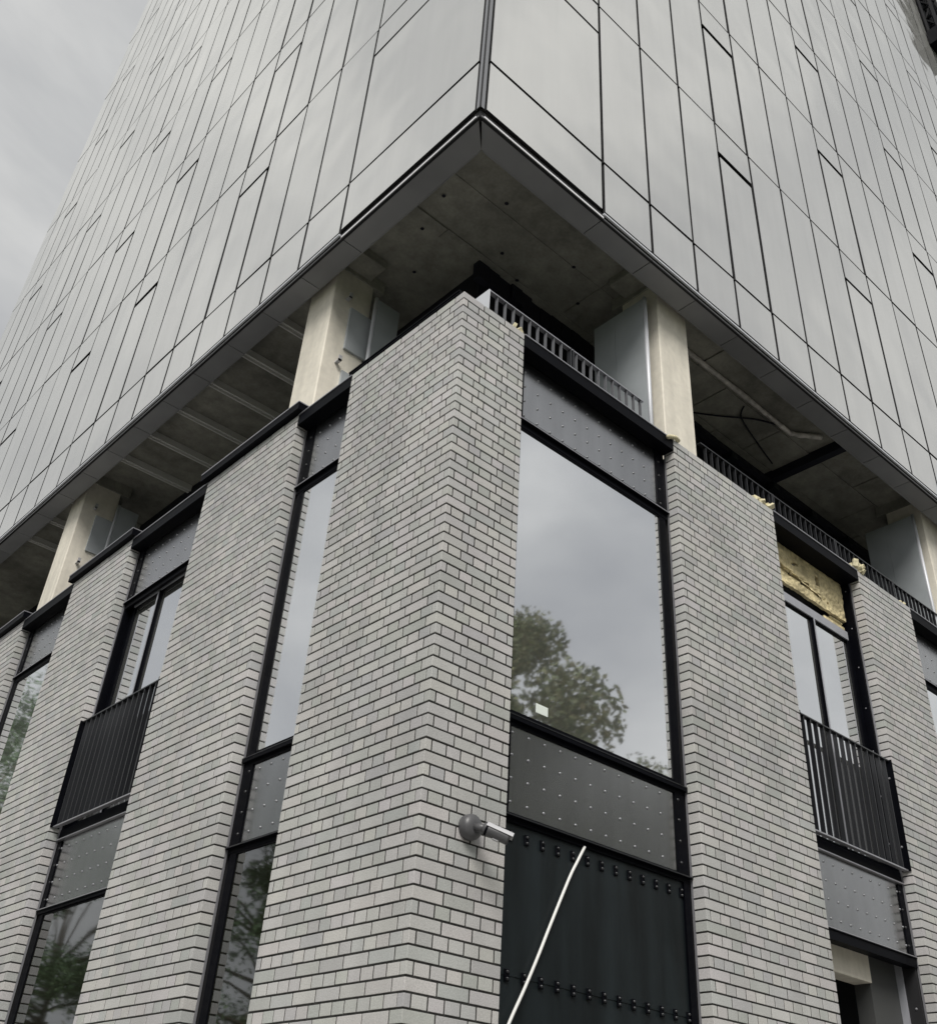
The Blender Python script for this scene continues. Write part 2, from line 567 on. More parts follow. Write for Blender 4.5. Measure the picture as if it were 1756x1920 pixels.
def spandrel(face, u0, u1, label, top):
    """riveted panel with its flanges and black side bands standing in for a dark reflection"""
    z0, z1 = (6.776, 7.41) if top else (3.632, 4.20)
    rz = RT if top else RL
    t = thing('riveted_panel', face.P((u0 + u1) / 2, DP, z0), label, 'metal panel', 'riveted metal panels between the piers')
    p = MB(); face.box(p, u0 + 0.004, u1 - 0.004, DP, DP + 0.012, z0, z1); p.build('plate', 'plate', t)
    us = []
    u = u0 + 0.148
    while u < u1 - 0.14:
        if u > u0 + .125: us.append(u)
        u += 0.151
    r = MB(); rivets(face, r, us, rz, DP); r.build('rivets', 'post', t, smooth=True, kind='stuff')
    dark_reflections(face, u0, u1, z0, z1, t, 0.112, rz)
    if top:
        f = MB(); face.box(f, u0 + 0.002, u1 - 0.002, 0.0, 0.126, 7.385, 7.50); f.build('coping', 'black', t)
        f = MB(); face.box(f, u0 + 0.003, u1 - 0.003, -0.007, 0.12, 7.501, 7.5105); f.build('coping_lip', 'edge', t)  # pale strip paints the sky's reflection along the black coping's top edge
        f = MB(); face.box(f, u0 + 0.005, u1 - 0.005, 0.143, 0.5, 7.40, 7.499); f.build('coping_back', 'black', t)
        f = MB(); face.box(f, u0 + 0.003, u1 - 0.003, 0.090, 0.1175, 6.722, 6.735); f.build('bottom_flange', 'black', t)
        f = MB(); face.box(f, u0 + 0.005, u1 - 0.005, 0.0865, 0.0895, 6.726, 6.734); f.build('flange_edge', 'edge', t)  # pale strip paints the light caught by the black flange's front edge
        f = MB(); face.box(f, u0 + 0.003, u1 - 0.003, 0.1178, 0.150, 6.668, 6.775); f.build('head_strip', 'black', t)
    else:
        f = MB(); face.box(f, u0 + 0.002, u1 - 0.002, 0.090, 0.1175, 4.228, 4.256); f.build('sill', 'black', t)
        f = MB(); face.box(f, u0 + 0.004, u1 - 0.004, 0.087, 0.117, 4.2565, 4.262); f.build('sill_lip', 'rail', t)
        f = MB(); face.box(f, u0 + 0.003, u1 - 0.003, 0.1178, 0.150, 4.2005, 4.284); f.build('sill_strip', 'black', t)
        f = MB(); face.box(f, u0 + 0.003, u1 - 0.003, 0.090, 0.1175, 3.600, 3.612); f.build('bottom_flange', 'black', t)
        f = MB(); face.box(f, u0 + 0.005, u1 - 0.005, 0.0865, 0.0895, 3.603, 3.611); f.build('flange_edge', 'rail', t)
        f = MB(); face.box(f, u0 + 0.003, u1 - 0.003, 0.1178, 0.150, 3.572, 3.631); f.build('head_strip', 'black', t)
    return t

def dark_reflections(face, u0, u1, z0, z1, t, wd, rz=None):  # black bands put the dark reflection and shade at the panel ends into colour
    for a_, b_ in ((u0 + .0125, u0 + .0125 + wd), (u1 - .0125 - wd, u1 - .0125)):
        f = MB(); face.box(f, a_, b_, 0.1185, DP - 0.0005, z0, z1); f.build('dark_reflection', 'black', t)
        if rz:
            r = MB(); rivets(face, r, [(a_ + b_) / 2 + (.02 if a_ < (u0 + u1) / 2 else -.02)], rz, 0.1185); r.build('band_rivets', 'rail', t, smooth=True, kind='stuff')

def reveals(face, u0, u1, z0, z1, parent, bolts=False):
    if SINGLE.get(parent.name):
        return
    r = MB()
    face.box(r, u0 + 0.0125, u0 + 0.024, 0.1185, 0.27, z0, z1)
    r.build('reveal_lining', 'black', parent)
    r = MB()
    face.box(r, u1 - 0.024, u1 - 0.0125, 0.1185, 0.27, z0, z1)
    r.build('reveal_lining', 'black', parent)
    if bolts:
        b = MB()
        z = z0 + 0.25
        while z < z1:
            for uu, nn in ((u1 - 0.0245, -1),):
                p = face.P(uu, 0.16, z)
                b.dome(p, (-1, 0, 0) if face is FR else (0, -1, 0), 0.009, 0.007, 6, 2)
            z += 0.45
        b.build('fixing_screws', 'edge', parent, kind='stuff')

SINGLE = {}
def window(face, u0, u1, z0, z1, label, glassm='glass', mull=None, head='black', handle=False, d=None, curtain=None, group='windows in the brick storeys'):
    if d is None: d = 0.20 if mull else 0.13
    t = thing('window', face.P((u0 + u1) / 2, d, z0), label, 'window', group)
    SINGLE[t.name] = not mull
    a, b = u0 + 0.025, u1 - 0.030
    fr = MB()
    fw = 0.095 if mull else 0.088
    face.box(fr, a, a + fw, d - 0.008, d + 0.03, z0, z1)
    face.box(fr, b - fw, b, d - 0.008, d + 0.03, z0, z1)
    face.box(fr, a + fw, b - fw, d - 0.005, d + 0.03, z0, z0 + .018)
    fr.build('frame', 'black', t)
    hb = MB(); face.box(hb, a + fw, b - fw, d - (0.032 if head == 'frame' else 0.008), d + 0.03, z1 - 0.095 if head == 'frame' else z1 - 0.012, z1); hb.build('head_rail', head, t)
    zt = z1 - (0.095 if head == 'frame' else 0.012)
    if mull:
        for i, (g0, g1) in enumerate(((a + fw, mull - 0.020), (mull + 0.020, b - fw))):
            sf = MB()
            s = 0.016
            face.box(sf, g0 + .001, g0 + s, d - 0.018, d + 0.03, z0 + .03, zt - .001); face.box(sf, g1 - s, g1 - .001, d - 0.018, d + 0.03, z0 + .03, zt - .001)
            face.box(sf, g0 + s, g1 - s, d - 0.018, d + 0.03, zt - s, zt - .001); face.box(sf, g0 + s, g1 - s, d - 0.018, d + 0.03, z0 + .03, z0 + .03 + s)
            fo = sf.build('casement', 'black', t)
            gl = MB(); face.box(gl, g0 + s, g1 - s, d + 0.002, d + 0.008, z0 + .03 + s, zt - s)
            go = gl.build('pane', glassm, fo)
        mu = MB(); face.box(mu, mull - 0.0195, mull + 0.0195, d - 0.030, d + 0.04, z0 + .028, zt - .002); mu.build('mullion', 'black', t)
        mu = MB(); face.box(mu, mull - 0.007, mull + 0.012, d - 0.036, d - 0.031, z0 + .03, zt - .004); mu.build('cover_strip', 'frame', t)
    else:
        gl = MB(); face.box(gl, a + fw, b - fw, d + 0.002, d + 0.008, z0 + .018, zt); gl.build('pane', glassm, t)
    if curtain:
        c0, c1 = curtain
        v = []; n = 26
        mbv = MB()
        for i in range(n + 1):
            u = c0 + (c1 - c0) * i / n
            dd = d + 0.16 + 0.025 * math.sin(i * 1.3)
            mbv.v += [face.P(u, dd, z0 + 0.05), face.P(u, dd, z1 - 0.02)]
        for i in range(n):
            mbv.f.append((2 * i, 2 * i + 2, 2 * i + 3, 2 * i + 1))
        mbv.build('curtain', 'curtain', t)
    rm = MB()
    face.box(rm, u0 + .0, u1 - .0, d + 0.60, d + 0.64, z0 - 0.02, z1 + 0.02)
    face.box(rm, u0 + .016, u0 + .02, d + 0.08, d + 0.599, z0, z1); face.box(rm, u1 - .02, u1 - .016, d + 0.08, d + 0.599, z0, z1)
    face.box(rm, u0 + .021, u1 - .021, d + 0.08, d + 0.599, z1 + .003, z1 + .02); face.box(rm, u0 + .021, u1 - .021, d + 0.08, d + 0.599, z0 - .02, z0 - .003)
    rm.build('inner_reveal', 'room', t)
    return t

def balcony(face, u0, u1, label):
    t = thing('juliet_balcony', face.P((u0 + u1) / 2, 0.05, 4.33), label, 'balcony railing', 'black railings in front of the tall windows')
    r = MB(); face.box(r, u0 + .006, u1 - .006, 0.022, 0.072, 5.365, 5.377); r.build('top_rail', 'rail', t)
    r = MB(); face.box(r, u0 + .006, u1 - .006, 0.025, 0.069, 4.330, 4.342); r.build('bottom_rail', 'edge', t)
    u = u0 + 0.105
    me = None
    while u < u1 - 0.05:
        if me is None:
            mb = MB(); face.box(mb, u - .0045, u + .0045, 0.027, 0.067, 4.3425, 5.3645)
            o = mb.build('bar', 'rail', t); me = o.data; uf = u
        else:
            o = bpy.data.objects.new('bar', me); COL.objects.link(o); o.parent = t
            o.location = face.P(u - uf, 0, 0)
        u += 0.108
    r = MB(); face.box(r, u0 + .004, u0 + .012, 0.0, 0.09, 4.33, 5.378); r.build('end_plate', 'black', t); r = MB(); face.box(r, u1 - .012, u1 - .004, 0.0, 0.09, 4.33, 5.378)
    r.build('end_plate', 'black', t)
    b = MB()
    for z in (4.55, 5.2):
        b.dome(face.P(u1 - .0125 if face is FR else u0 + .0125, 0.05, z), (-1, 0, 0) if face is FR else (0, 1, 0), 0.012, 0.01, 6, 2)
    b.build('fixing_bolts', 'edge', t, kind='stuff')
    return t

RT = (7.262, 7.110, 6.958, 6.805)
RL = (4.155, 4.005, 3.853, 3.700)

# R1 : the big mirror window next to the corner pier
u0, u1 = 0.675, 2.62
s = spandrel(FR, u0, u1, 'pale riveted metal panel above the big mirror window', True)
w = window(FR, u0, u1, 4.286, 6.666, 'big single window mirroring clouds and a tree, right of the corner pier', curtain=(2.18, 2.56))
reveals(FR, u0, u1, 4.286, 6.66, w)
s = spandrel(FR, u0, u1, 'dark riveted metal panel under the big mirror window', False)
t = thing('bolted_sheet', FR.P(1.65, DP, 0), 'dark steel sheet with paired bolts closing the opening behind the white cable', 'steel sheet')
b = MB(); FR.box(b, u0 + .004, u1 - .004, DP + .006, DP + .014, 2.708, 3.571); b.build('upper_sheet', 'sheet', t)
b = MB(); FR.box(b, u0 + .004, u1 - .004, DP + .010, DP + .018, 0.02, 2.707); b.build('lower_sheet', 'sheet', t)
b = MB()
for zz, us in ((3.495, [0.838 + .1405 * i for i in range(13)]), (2.707, [0.845 + .1402 * i for i in range(13)])):
    for u in us:
        b.box(u - .019, u + .019, DP - .004, DP + .0055, zz - .032, zz + .032)
b.build('bolt_plates', 'black', t, kind='stuff', bevel=0.002)
b = MB()
for zz, us in ((3.495, [0.838 + .1405 * i for i in range(13)]), (2.707, [0.845 + .1402 * i for i in range(13)])):
    for u in us:
        for dz in (-.018, .018):
            b.dome((u, DP - .0045, zz + dz), (0, -1, 0), 0.0105, 0.012, 6, 2)
b.build('bolts', 'rail', t, smooth=True, kind='stuff')
rv = MB()
FR.box(rv, u1 - .075, u1 - .0125, 0.1185, 0.1355, 0.02, 3.571); rv.build('side_angle', 'black', t)

# sticker on the glass
st = MB(); FR.box(st, 1.036, 1.150, 0.1293, 0.1315, 4.362, 4.427)
tag(st.build('window_sticker', 'sticker'), 'small pale square sticker low on the big mirror window', 'sticker')

# R2 : torn insulation, tall window, balcony, open hole below
u0, u1 = 4.222, 5.82
t = thing('black_coping', FR.P(5.02, 0, 7.38), 'black coping over the torn yellow insulation', 'coping')
f = MB(); FR.box(f, u0 + .002, u1 - .002, -0.002, 0.20, 7.385, 7.50); f.build('fascia', 'black', t)
f = MB(); FR.box(f, u0 + .003, u1 - .003, -0.010, 0.16, 7.501, 7.5115); f.build('coping_lip', 'edge', t)  # pale strip, sky reflection on the coping edge put into colour
# insulation board with a gash
t = thing('insulation_board', FR.P(5.02, .21, 6.93), 'torn yellow insulation board exposed above the right balcony window', 'insulation')
bm = bmesh.new()
nx, nz = 40, 18
a0, a1, c0, c1 = u0 + .03, u1 - .045, 6.925, 7.45
rnd = random.Random(5)
grid = []
for j in range(nz + 1):
    row = []
    for i in range(nx + 1):
        u = a0 + (a1 - a0) * i / nx; z = c0 + (c1 - c0) * j / nz
        s_ = i / nx; q = j / nz
        dd = 0.200 + rnd.uniform(-.004, .004) + 0.012 * math.sin(s_ * 9) * math.sin(q * 7)
        gash = .40 - .26 * s_
        if .20 < s_ < .80 and abs(q - gash) < 0.055 * math.sin((s_ - .2) / .6 * math.pi) + .01: dd += .012
        if .36 < s_ < .42 and abs(q - .68 + s_ * .2) < .04: dd += .035
        if s_ < .07 and .38 < q < .5: dd += .05
        if j == 0 or j == nz: z += rnd.uniform(-.006, .006)
        row.append(bm.verts.new(Vector((u, dd, z)) - Vector(t.location)))
    grid.append(row)
for j in range(nz):
    for i in range(nx):
        s_ = (i + .5) / nx; q = (j + .5) / nz
        if .16 < s_ < .80 and abs(q - (.40 - .26 * s_)) < .052 * math.sin((s_ - .16) / .64 * math.pi) + .012 * math.sin(s_ * 40): continue
        if .64 < s_ < .69 and .42 < q < .66 and s_ > .64 + .05 * (.66 - q): continue
        if s_ < .05 and .40 < q < .50: continue
        if .40 < s_ < .45 and abs(q - .62) < .03: continue
        bm.faces.new((grid[j][i], grid[j][i + 1], grid[j + 1][i + 1], grid[j + 1][i]))
ext = bmesh.ops.extrude_face_region(bm, geom=list(bm.faces))
for v in [x for x in ext['geom'] if isinstance(x, bmesh.types.BMVert)]:
    v.co.y = max(v.co.y + .012, 0.236 - t.location.y)
bmesh.ops.recalc_face_normals(bm, faces=list(bm.faces))
me = bpy.data.meshes.new('board'); bm.to_mesh(me); bm.free(); me.materials.append(MT['insul'])
o = bpy.data.objects.new('board', me); COL.objects.link(o); o.parent = t
flap = MB()
for (ua, ub, za, zb, dt, dr) in ((4.55, 4.92, 7.065, 7.11, .17, .03), (4.9, 5.3, 7.02, 7.06, .18, .03)):
    n0 = len(flap.v)
    for i in range(9):
        uu = ua + (ub - ua) * i / 8
        zz = za + (zb - za) * (1 - i / 8)
        flap.v += [(uu, .196, zz + .03), (uu, dt + .006 * math.sin(i * 2), zz - .004 * (i % 3)), (uu, .200, zz + .012)]
    for i in range(8):
        k = n0 + i * 3
        flap.f += [(k, k + 3, k + 4, k + 1), (k + 1, k + 4, k + 5, k + 2)]
flap.build('torn_flap', 'insul', t)
bits = MB()
FR.box(bits, u0 + .03, u0 + .36, .22, .29, 6.825, 6.922); bits.build('lower_lump', 'insul', t, bevel=0.012)
bits = MB(); FR.box(bits, 5.38, 5.78, .23, .30, 6.825, 6.88); bits.build('lower_lump', 'insul', t, bevel=0.012)
bits = MB(); FR.box(bits, 5.50, 5.74, .225, .30, 6.882, 6.92)
bits.build('lower_lump', 'insul', t, bevel=0.012)
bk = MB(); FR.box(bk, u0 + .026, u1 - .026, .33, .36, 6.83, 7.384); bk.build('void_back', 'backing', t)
w = window(FR, u0, u1, 4.345, 6.768, 'tall double window with pale head rail under the yellow insulation', mull=5.03, head='frame')
reveals(FR, u0, u1, 4.345, 7.384, w, bolts=True)
balcony(FR, u0, u1, 'black upright-bar balcony railing at the right, below the yellow insulation')
t = thing('channel_beam', FR.P(5.02, .1, 4.2), 'dark channel beam under the right balcony railing', 'steel beam', 'channel beams under the railings')
b = MB(); FR.box(b, u0 + .004, u1 - .004, 0.112, 0.19, 4.232, 4.328); b.build('web', 'black', t)
b = MB(); FR.box(b, u0 + .004, u1 - .004, 0.092, 0.145, 4.2225, 4.2315); b.build('lower_lip', 'edge', t)
def low_spandrel(face, u0, u1, label):
    t = thing('riveted_panel', face.P((u0 + u1) / 2, DP, 3.6), label, 'metal panel', 'riveted metal panels between the piers')
    p = MB(); face.box(p, u0 + 0.004, u1 - 0.004, DP, DP + 0.012, 3.612, 4.215); p.build('plate', 'plate', t)
    rz = (4.147, 3.996, 3.846, 3.693)
    us = []; u = u0 + .134
    while u < u1 - .08: us.append(u); u += .1518
    r = MB(); rivets(face, r, us, rz, DP); r.build('rivets', 'post', t, smooth=True, kind='stuff')
    dark_reflections(face, u0, u1, 3.612, 4.215, t, .075, rz)
    f = MB(); face.box(f, u0 + 0.003, u1 - 0.003, 0.095, 0.145, 3.595, 3.611); f.build('bottom_flange', 'black', t)
    f = MB(); face.box(f, u0 + 0.003, u1 - 0.003, 0.105, 0.2, 3.52 if face is FR else 3.572, 3.5945); f.build('under_beam', 'black', t)
    f = MB(); face.box(f, u0 + 0.005, u1 - 0.005, 0.0915, 0.0945, 3.603, 3.610); f.build('flange_edge', 'edge', t)  # paler strip, light on the flange front put into colour
low_spandrel(FR, u0, u1, 'grey riveted metal panel under the right balcony railing')
t = thing('open_hole', FR.P(5.02, .3, 0), 'dark unfinished opening with a pale concrete lintel at the lower right corner', 'opening')
b = MB(); FR.box(b, u0 + .012, 5.30, .28, .45, 3.34, 3.56); b.build('lintel', 'concrete', t, bevel=.004)
b = MB(); FR.box(b, 5.302, u1 - .05, .30, .45, 0.0, 3.56); b.build('inner_jamb', 'jamb', t)
b = MB(); FR.box(b, u1 - .0495, u1 - .03, .24, .30, 0.0, 3.56); b.build('jamb_strip', 'frame', t)
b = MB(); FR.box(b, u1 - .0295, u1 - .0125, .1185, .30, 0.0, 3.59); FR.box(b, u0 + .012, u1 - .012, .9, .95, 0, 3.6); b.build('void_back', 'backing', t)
b = MB()
for z in (2.75, 3.2): b.dome((u1 - .030, .17, z), (-1, 0, 0), .012, .01, 6, 2)
b.build('fixing_screws', 'edge', t, kind='stuff')

# R3
u0, u1 = 6.965, 8.57
s = spandrel(FR, u0, u1, 'pale riveted metal panel cut by the right edge', True)
w = window(FR, u0, u1, 4.286, 6.666, 'window cut by the right edge of the picture')
reveals(FR, u0, u1, 4.286, 6.66, w)
spandrel(FR, u0, u1, 'riveted metal panel low behind the rightmost brick pier', False)

# L1
u0, u1 = 1.4525, 2.265
spandrel(FL, u0, u1, 'narrow pale riveted panel at the top, just left of the corner pier', True)
w = window(FL, u0, u1, 4.286, 6.666, 'narrow upright window full of bright sky, just left of the corner pier')
reveals(FL, u0, u1, 4.286, 6.66, w)
spandrel(FL, u0, u1, 'narrow dark riveted panel halfway up, just left of the corner pier', False)
w = window(FL, u0, u1, 0.6, 3.571, 'narrow dark lower window at the bottom, just left of the corner pier', glassm='glass_low', curtain=(1.98, 2.24))
reveals(FL, u0, u1, 0.6, 4.21, w)

# L2
u0, u1 = 3.87, 5.47
spandrel(FL, u0, u1, 'wide pale riveted panel above the left balcony window', True)
w = window(FL, u0, u1, 4.345, 6.768, 'tall double window behind the left balcony railing', mull=4.79, head='frame')
reveals(FL, u0, u1, 4.345, 7.38, w)
balcony(FL, u0, u1, 'black upright-bar balcony railing at the left')
t = thing('channel_beam', FL.P(4.67, .1, 4.2), 'dark channel beam under the left balcony railing', 'steel beam', 'channel beams under the railings')
b = MB(); FL.box(b, u0 + .004, u1 - .004, 0.112, 0.19, 4.232, 4.328); b.build('web', 'black', t)
b = MB(); FL.box(b, u0 + .004, u1 - .004, 0.092, 0.145, 4.2225, 4.2315); b.build('lower_lip', 'edge', t)
low_spandrel(FL, u0, u1, 'dark riveted metal panel under the left balcony railing')
w = window(FL, u0, u1, 0.6, 3.571, 'wide dark lower window at the bottom left', glassm='glass_low')
reveals(FL, u0, u1, 0.6, 3.598, w)

# L3
u0, u1 = 6.95, 8.40
spandrel(FL, u0, u1, 'pale riveted panel nearest the left edge', True)
w = window(FL, u0, u1, 4.286, 6.666, 'window reflecting leafy branches at the left edge')
reveals(FL, u0, u1, 4.286, 6.66, w)
spandrel(FL, u0, u1, 'riveted metal panel under the window with the leafy reflection', False)

# the plain rest of the lower storeys beyond the frame
b = MB(); b.box(8.58, 26, 0.0055, 0.4, 0, 7.49); b.box(0.0055, 0.4, 10.02, 20, 0, 7.49)
wl = structure(b.build('wall', 'mortar'))
rv, rf = [], []
for face, w0, w1 in ((FR, 8.58, 15.0), (FL, 10.02, 13.6)):
    for (uc, l, zc) in lay(face, w0, w1, 0.0, KT):
        me = brick_mesh(l, 0.1)
        T = Matrix.Translation(face.P(uc, 0, zc)) @ Euler((0, 0, face.rot())).to_matrix().to_4x4()
        n0 = len(rv)
        rv += [tuple(T @ v.co) for v in me.vertices]
        rf += [tuple(n0 + j for j in p.vertices) for p in me.polygons]
me = bpy.data.meshes.new('bricks'); me.from_pydata(rv, [], rf); me.materials.append(MT['brick'])
o = bpy.data.objects.new('bricks', me); COL.objects.link(o); o.parent = wl; o['kind'] = 'stuff'
b = MB(); b.box(0.32, 26, 0.32, 20, 7.16, 7.26); structure(b.build('terrace_floor', 'terrace'))
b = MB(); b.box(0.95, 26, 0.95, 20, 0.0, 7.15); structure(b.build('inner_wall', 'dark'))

# ================================================================ TERRACE: railings, core, columns
def roof_rail(x0, x1, label, posts, endcap=False):
    y = 0.43
    t = thing('roof_railing', (0.5 * (x0 + x1), y, 7.26), label, 'railing', 'black railings along the terrace edge')
    r = MB(); r.box(x0, x1, y - .022, y + .022, 8.268, 8.280); r.build('top_rail', 'edge' if endcap else 'rail', t)
    r = MB(); r.box(x0, x1, y - .022, y + .022, 7.40, 7.412); r.build('bottom_rail', 'rail', t)
    x = x0 + .1; me = None
    while x < x1 - .03:
        if min(abs(x - p) for p in posts) > .04:
            if me is None:
                mb = MB(); mb.box(x - .004, x + .004, y - .016, y + .016, 7.4125, 8.2675); o = mb.build('bar', 'stub' if endcap else 'rail', t); me = o.data; xf = x
            else:
                o = bpy.data.objects.new('bar', me); COL.objects.link(o); o.parent = t; o.location = (x - xf, 0, 0)
        x += .104
    for p in posts:
        r = MB(); r.box(p - .022, p - .010, y - .024, y + .024, 7.262, 8.286); r.box(p + .010, p + .022, y - .024, y + .024, 7.262, 8.286); r.build('post', 'rail', t)
    if endcap:
        r = MB(); r.box(x0 - .012, x0 - .0, y - .02, y + .16, 7.262, 8.285); r.build('end_plate', 'tube', t)
    # sparse second row of short stubs seen between the bars
    r = MB()
    xx = x0 + .078
    while xx < x1 - .05:
        r.box(xx - .010, xx + .010, y + .05, y + .07, 7.262, 8.10); xx += .104
    if endcap: r.build('inner_stubs', 'stub', t, kind='stuff')
    return t
roof_rail(0.625, 2.74, 'black roof railing with pale end plate above the big mirror window', [1.69], True)
roof_rail(3.66, 8.9, 'long dark roof railing right of the right-hand concrete column', [4.97, 6.25, 7.58])

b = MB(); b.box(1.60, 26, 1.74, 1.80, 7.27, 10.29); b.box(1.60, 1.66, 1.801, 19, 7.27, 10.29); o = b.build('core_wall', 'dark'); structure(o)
cr_ = MB()
rnd = random.Random(3)
for i in range(26):
    x = 1.50 + i * .17
    cr_.box(x, x + .16, 1.66 + rnd.uniform(-.03, .02), 1.738, 10.02 + rnd.uniform(-.03, .05), 10.285)
tag(cr_.build('loose_membrane', 'dark'), 'loose black membrane bunched along the top of the dark core wall', 'membrane')

def column(face, u0, u1, label, flip=1):
    t = thing('concrete_column', face.P((u0 + u1) / 2, .6, 7.27), label, 'column', 'pale concrete columns on the terrace')
    b = MB(); face.box(b, u0, u1, 0.37, 0.87, 7.262, 10.298); b.build('shaft', 'concrete', t, bevel=.012)
    b = MB(); face.box(b, u0 - .02, u1 + .02, .372, 1.0, 10.12, 10.297); b.build('column_head', 'soffit', t)
    # boards and brackets on the side that looks back to the corner
    uu = u0
    for (d0, d1, z0, z1) in ((.60, .90, 9.02, 9.62), (.62, .92, 8.05, 8.72), (.60, .80, 7.45, 7.9)):
        b = MB(); face.box(b, uu - .03, uu - .0005, d0, d1, z0, z1); b.build('board', 'board', t, bevel=.002)
    b = MB()
    for z in (8.78, 7.98, 9.7):
        face.box(b, uu - .075, uu - .001, .53, .57, z, z + .02); face.box(b, uu - .075, uu - .065, .53, .57, z, z + .07)
    b.build('bracket', 'cctv_light', t)
    # partition standing just behind
    p = thing('partition_panel', face.P(u0 - .1, .9, 7.27), label.replace('concrete column', 'grey partition beside the concrete column'), 'partition', 'grey partitions beside the columns')
    b = MB(); face.box(b, u0 - .15, u0 - .11, .86, 1.16, 7.262, 9.84); b.build('board', 'partition', p)
    b = MB(); face.box(b, u0 - .15, u0 - .11, .46, .857, 7.262, 9.84) if flip else None
    if flip: b.build('board', 'partition', p)
    b = MB(); d = .445 if flip else .845
    b.tube([face.P(u0 - .13, d, 7.262), face.P(u0 - .13, d, 9.86)], .024, 8); b.build('edge_tube', 'tube', p, smooth=True)
    return t
column(FR, 3.02, 3.53, 'right concrete column, behind the left end of the wide brick pier')
column(FR, 8.86, 9.36, 'concrete column at the far right edge', 1)
column(FL, 2.72, 3.21, 'left concrete column, just left of the corner pier top', 0)
column(FL, 8.86, 9.34, 'concrete column furthest left, above the left balcony', 0)

# ================================================================ TOWER
ZB = 9.93
tw = thing('glass_tower', (0, 0, ZB), 'pale glass-panelled upper tower overhanging the open terrace', 'building')
R_MOD, L_MOD = 0.776, 0.768
R_END, L_END = 1.72 + R_MOD * 32, 2.165 + L_MOD * 21
levels = [10.712 + 3.008 * i for i in range(13)]
ZTOP = levels[-1]
back = MB()
back.box(.055, R_END - .01, .055, L_END - .01, 10.31, ZTOP - .02)
back.build('joint_backing', 'backing', tw)
FP = []      # face, u0, u1, z0, z1, depth
rg = random.Random(11)
def bays(first, mod, n):
    return [(first + mod * i, first + mod * (i + 1)) for i in range(n)]
J = 0.021
for face, first, mod, n in ((FR, 1.72, R_MOD, 32), (FL, 2.165, L_MOD, 21)):
    vents = {3, 7, 11, 15, 19, 23, 27} if face is FR else {3, 7, 10, 14, 18}
    c0 = .058
    # corner bay
    FP.append((face, c0, first, ZB, levels[0], 0))
    for i in range(12):
        FP.append((face, c0, first, levels[i], levels[i] + 2.40, 0))
        FP.append((face, c0, first, levels[i] + 2.40, levels[i + 1], 0))
    for bi, (a, b_) in enumerate(bays(first, mod, n)):
        FP.append((face, a, b_, 9.912, levels[0], 0))
        for i in range(12):
            if bi in vents:
                gap = rg.choice((.02, .03, .05, .06))
                FP.append((face, a + .016, b_ - .018, levels[i], levels[i] + 2.385 - gap, .001))
                FP.append((face, a, b_, levels[i] + 2.385, levels[i + 1], 0))
            else:
                FP.append((face, a, b_, levels[i], levels[i + 1], 0))
scored = []
for (face, a, b_, z0, z1, dd) in FP:
    q = [face.P(a, 0, z0), face.P(b_, 0, z0), face.P(b_, 0, z1), face.P(a, 0, z1)]
    scored.append((seen_area(q), face, a, b_, z0, z1, dd))
scored.sort(key=lambda r: -r[0])
PM = {}
off = Vector((0, 0, ZB))
rest_v, rest_f, rest_m = [], [], []
for i, (ar, face, a, b_, z0, z1, dd) in enumerate(scored):
    L, H = b_ - a - 2 * J, z1 - z0 - 2 * J
    key = (face.k, round(L, 4), round(H, 4))
    if key not in PM:
        mb = MB(); face.box(mb, -L / 2, L / 2, 0, .028, -H / 2, H / 2)
        me = bpy.data.meshes.new('facade_panel'); me.from_pydata(mb.v, [], mb.f)
        me.materials.append(MT['panel']); me.materials.append(MT['backing'])
        for p in me.polygons:
            nn = p.normal
            p.material_index = 0 if (nn.y < -.9 if face is FR else nn.x < -.9) else 1
        PM[key] = me
    me = PM[key]
    loc = Vector(face.P((a + b_) / 2, dd + rg.uniform(0, .001), (z0 + z1) / 2)) - off
    k = .0042
    tz = rg.uniform(-k, k); tx = rg.uniform(-k, k) * .6
    eu = Euler((tx, 0, tz)) if face is FR else Euler((0, tx, tz))
    if i < 300 and ar > 120:
        o = bpy.data.objects.new('facade_panel', me); COL.objects.link(o); o.parent = tw
        o.location = loc; o.rotation_euler = eu
    else:
        T = Matrix.Translation(loc) @ eu.to_matrix().to_4x4()
        n0 = len(rest_v)
        rest_v += [tuple(T @ v.co) for v in me.vertices]
        rest_f += [tuple(n0 + j for j in p.vertices) for p in me.polygons]
        rest_m += [p.material_index for p in me.polygons]
me = bpy.data.meshes.new('facade_panels'); me.from_pydata(rest_v, [], rest_f); me.materials.append(MT['panel']); me.materials.append(MT['backing']); me.polygons.foreach_set('material_index', rest_m)
o = bpy.data.objects.new('facade_panels', me); COL.objects.link(o); o.parent = tw; o['kind'] = 'stuff'
# corner trim
b = MB(); b.box(.0, .052, .0, .0035, ZB, ZTOP); b.box(.0, .0035, .0036, .052, ZB, ZTOP); b.build('corner_trim', 'post', tw)
b = MB(); b.box(-.006, .006, -.006, .006, ZB, ZTOP); b.build('corner_gasket', 'backing', tw)
# bottom trims, black slot
b = MB(); FR.box(b, 1.725, R_END, .0, .022, 9.885, 9.907); FL.box(b, 2.17, L_END, .0, .022, 9.885, 9.907); b.build('bottom_trim', 'tube', tw)
b = MB(); FR.box(b, .07, R_END, .0295, .054, 9.83, 9.925); FL.box(b, .07, L_END, .0295, .054, 9.83, 9.925)
b.box(.0295, .0695, .0295, .0695, 9.83, 9.925); b.build('slot_lining', 'backing', tw)
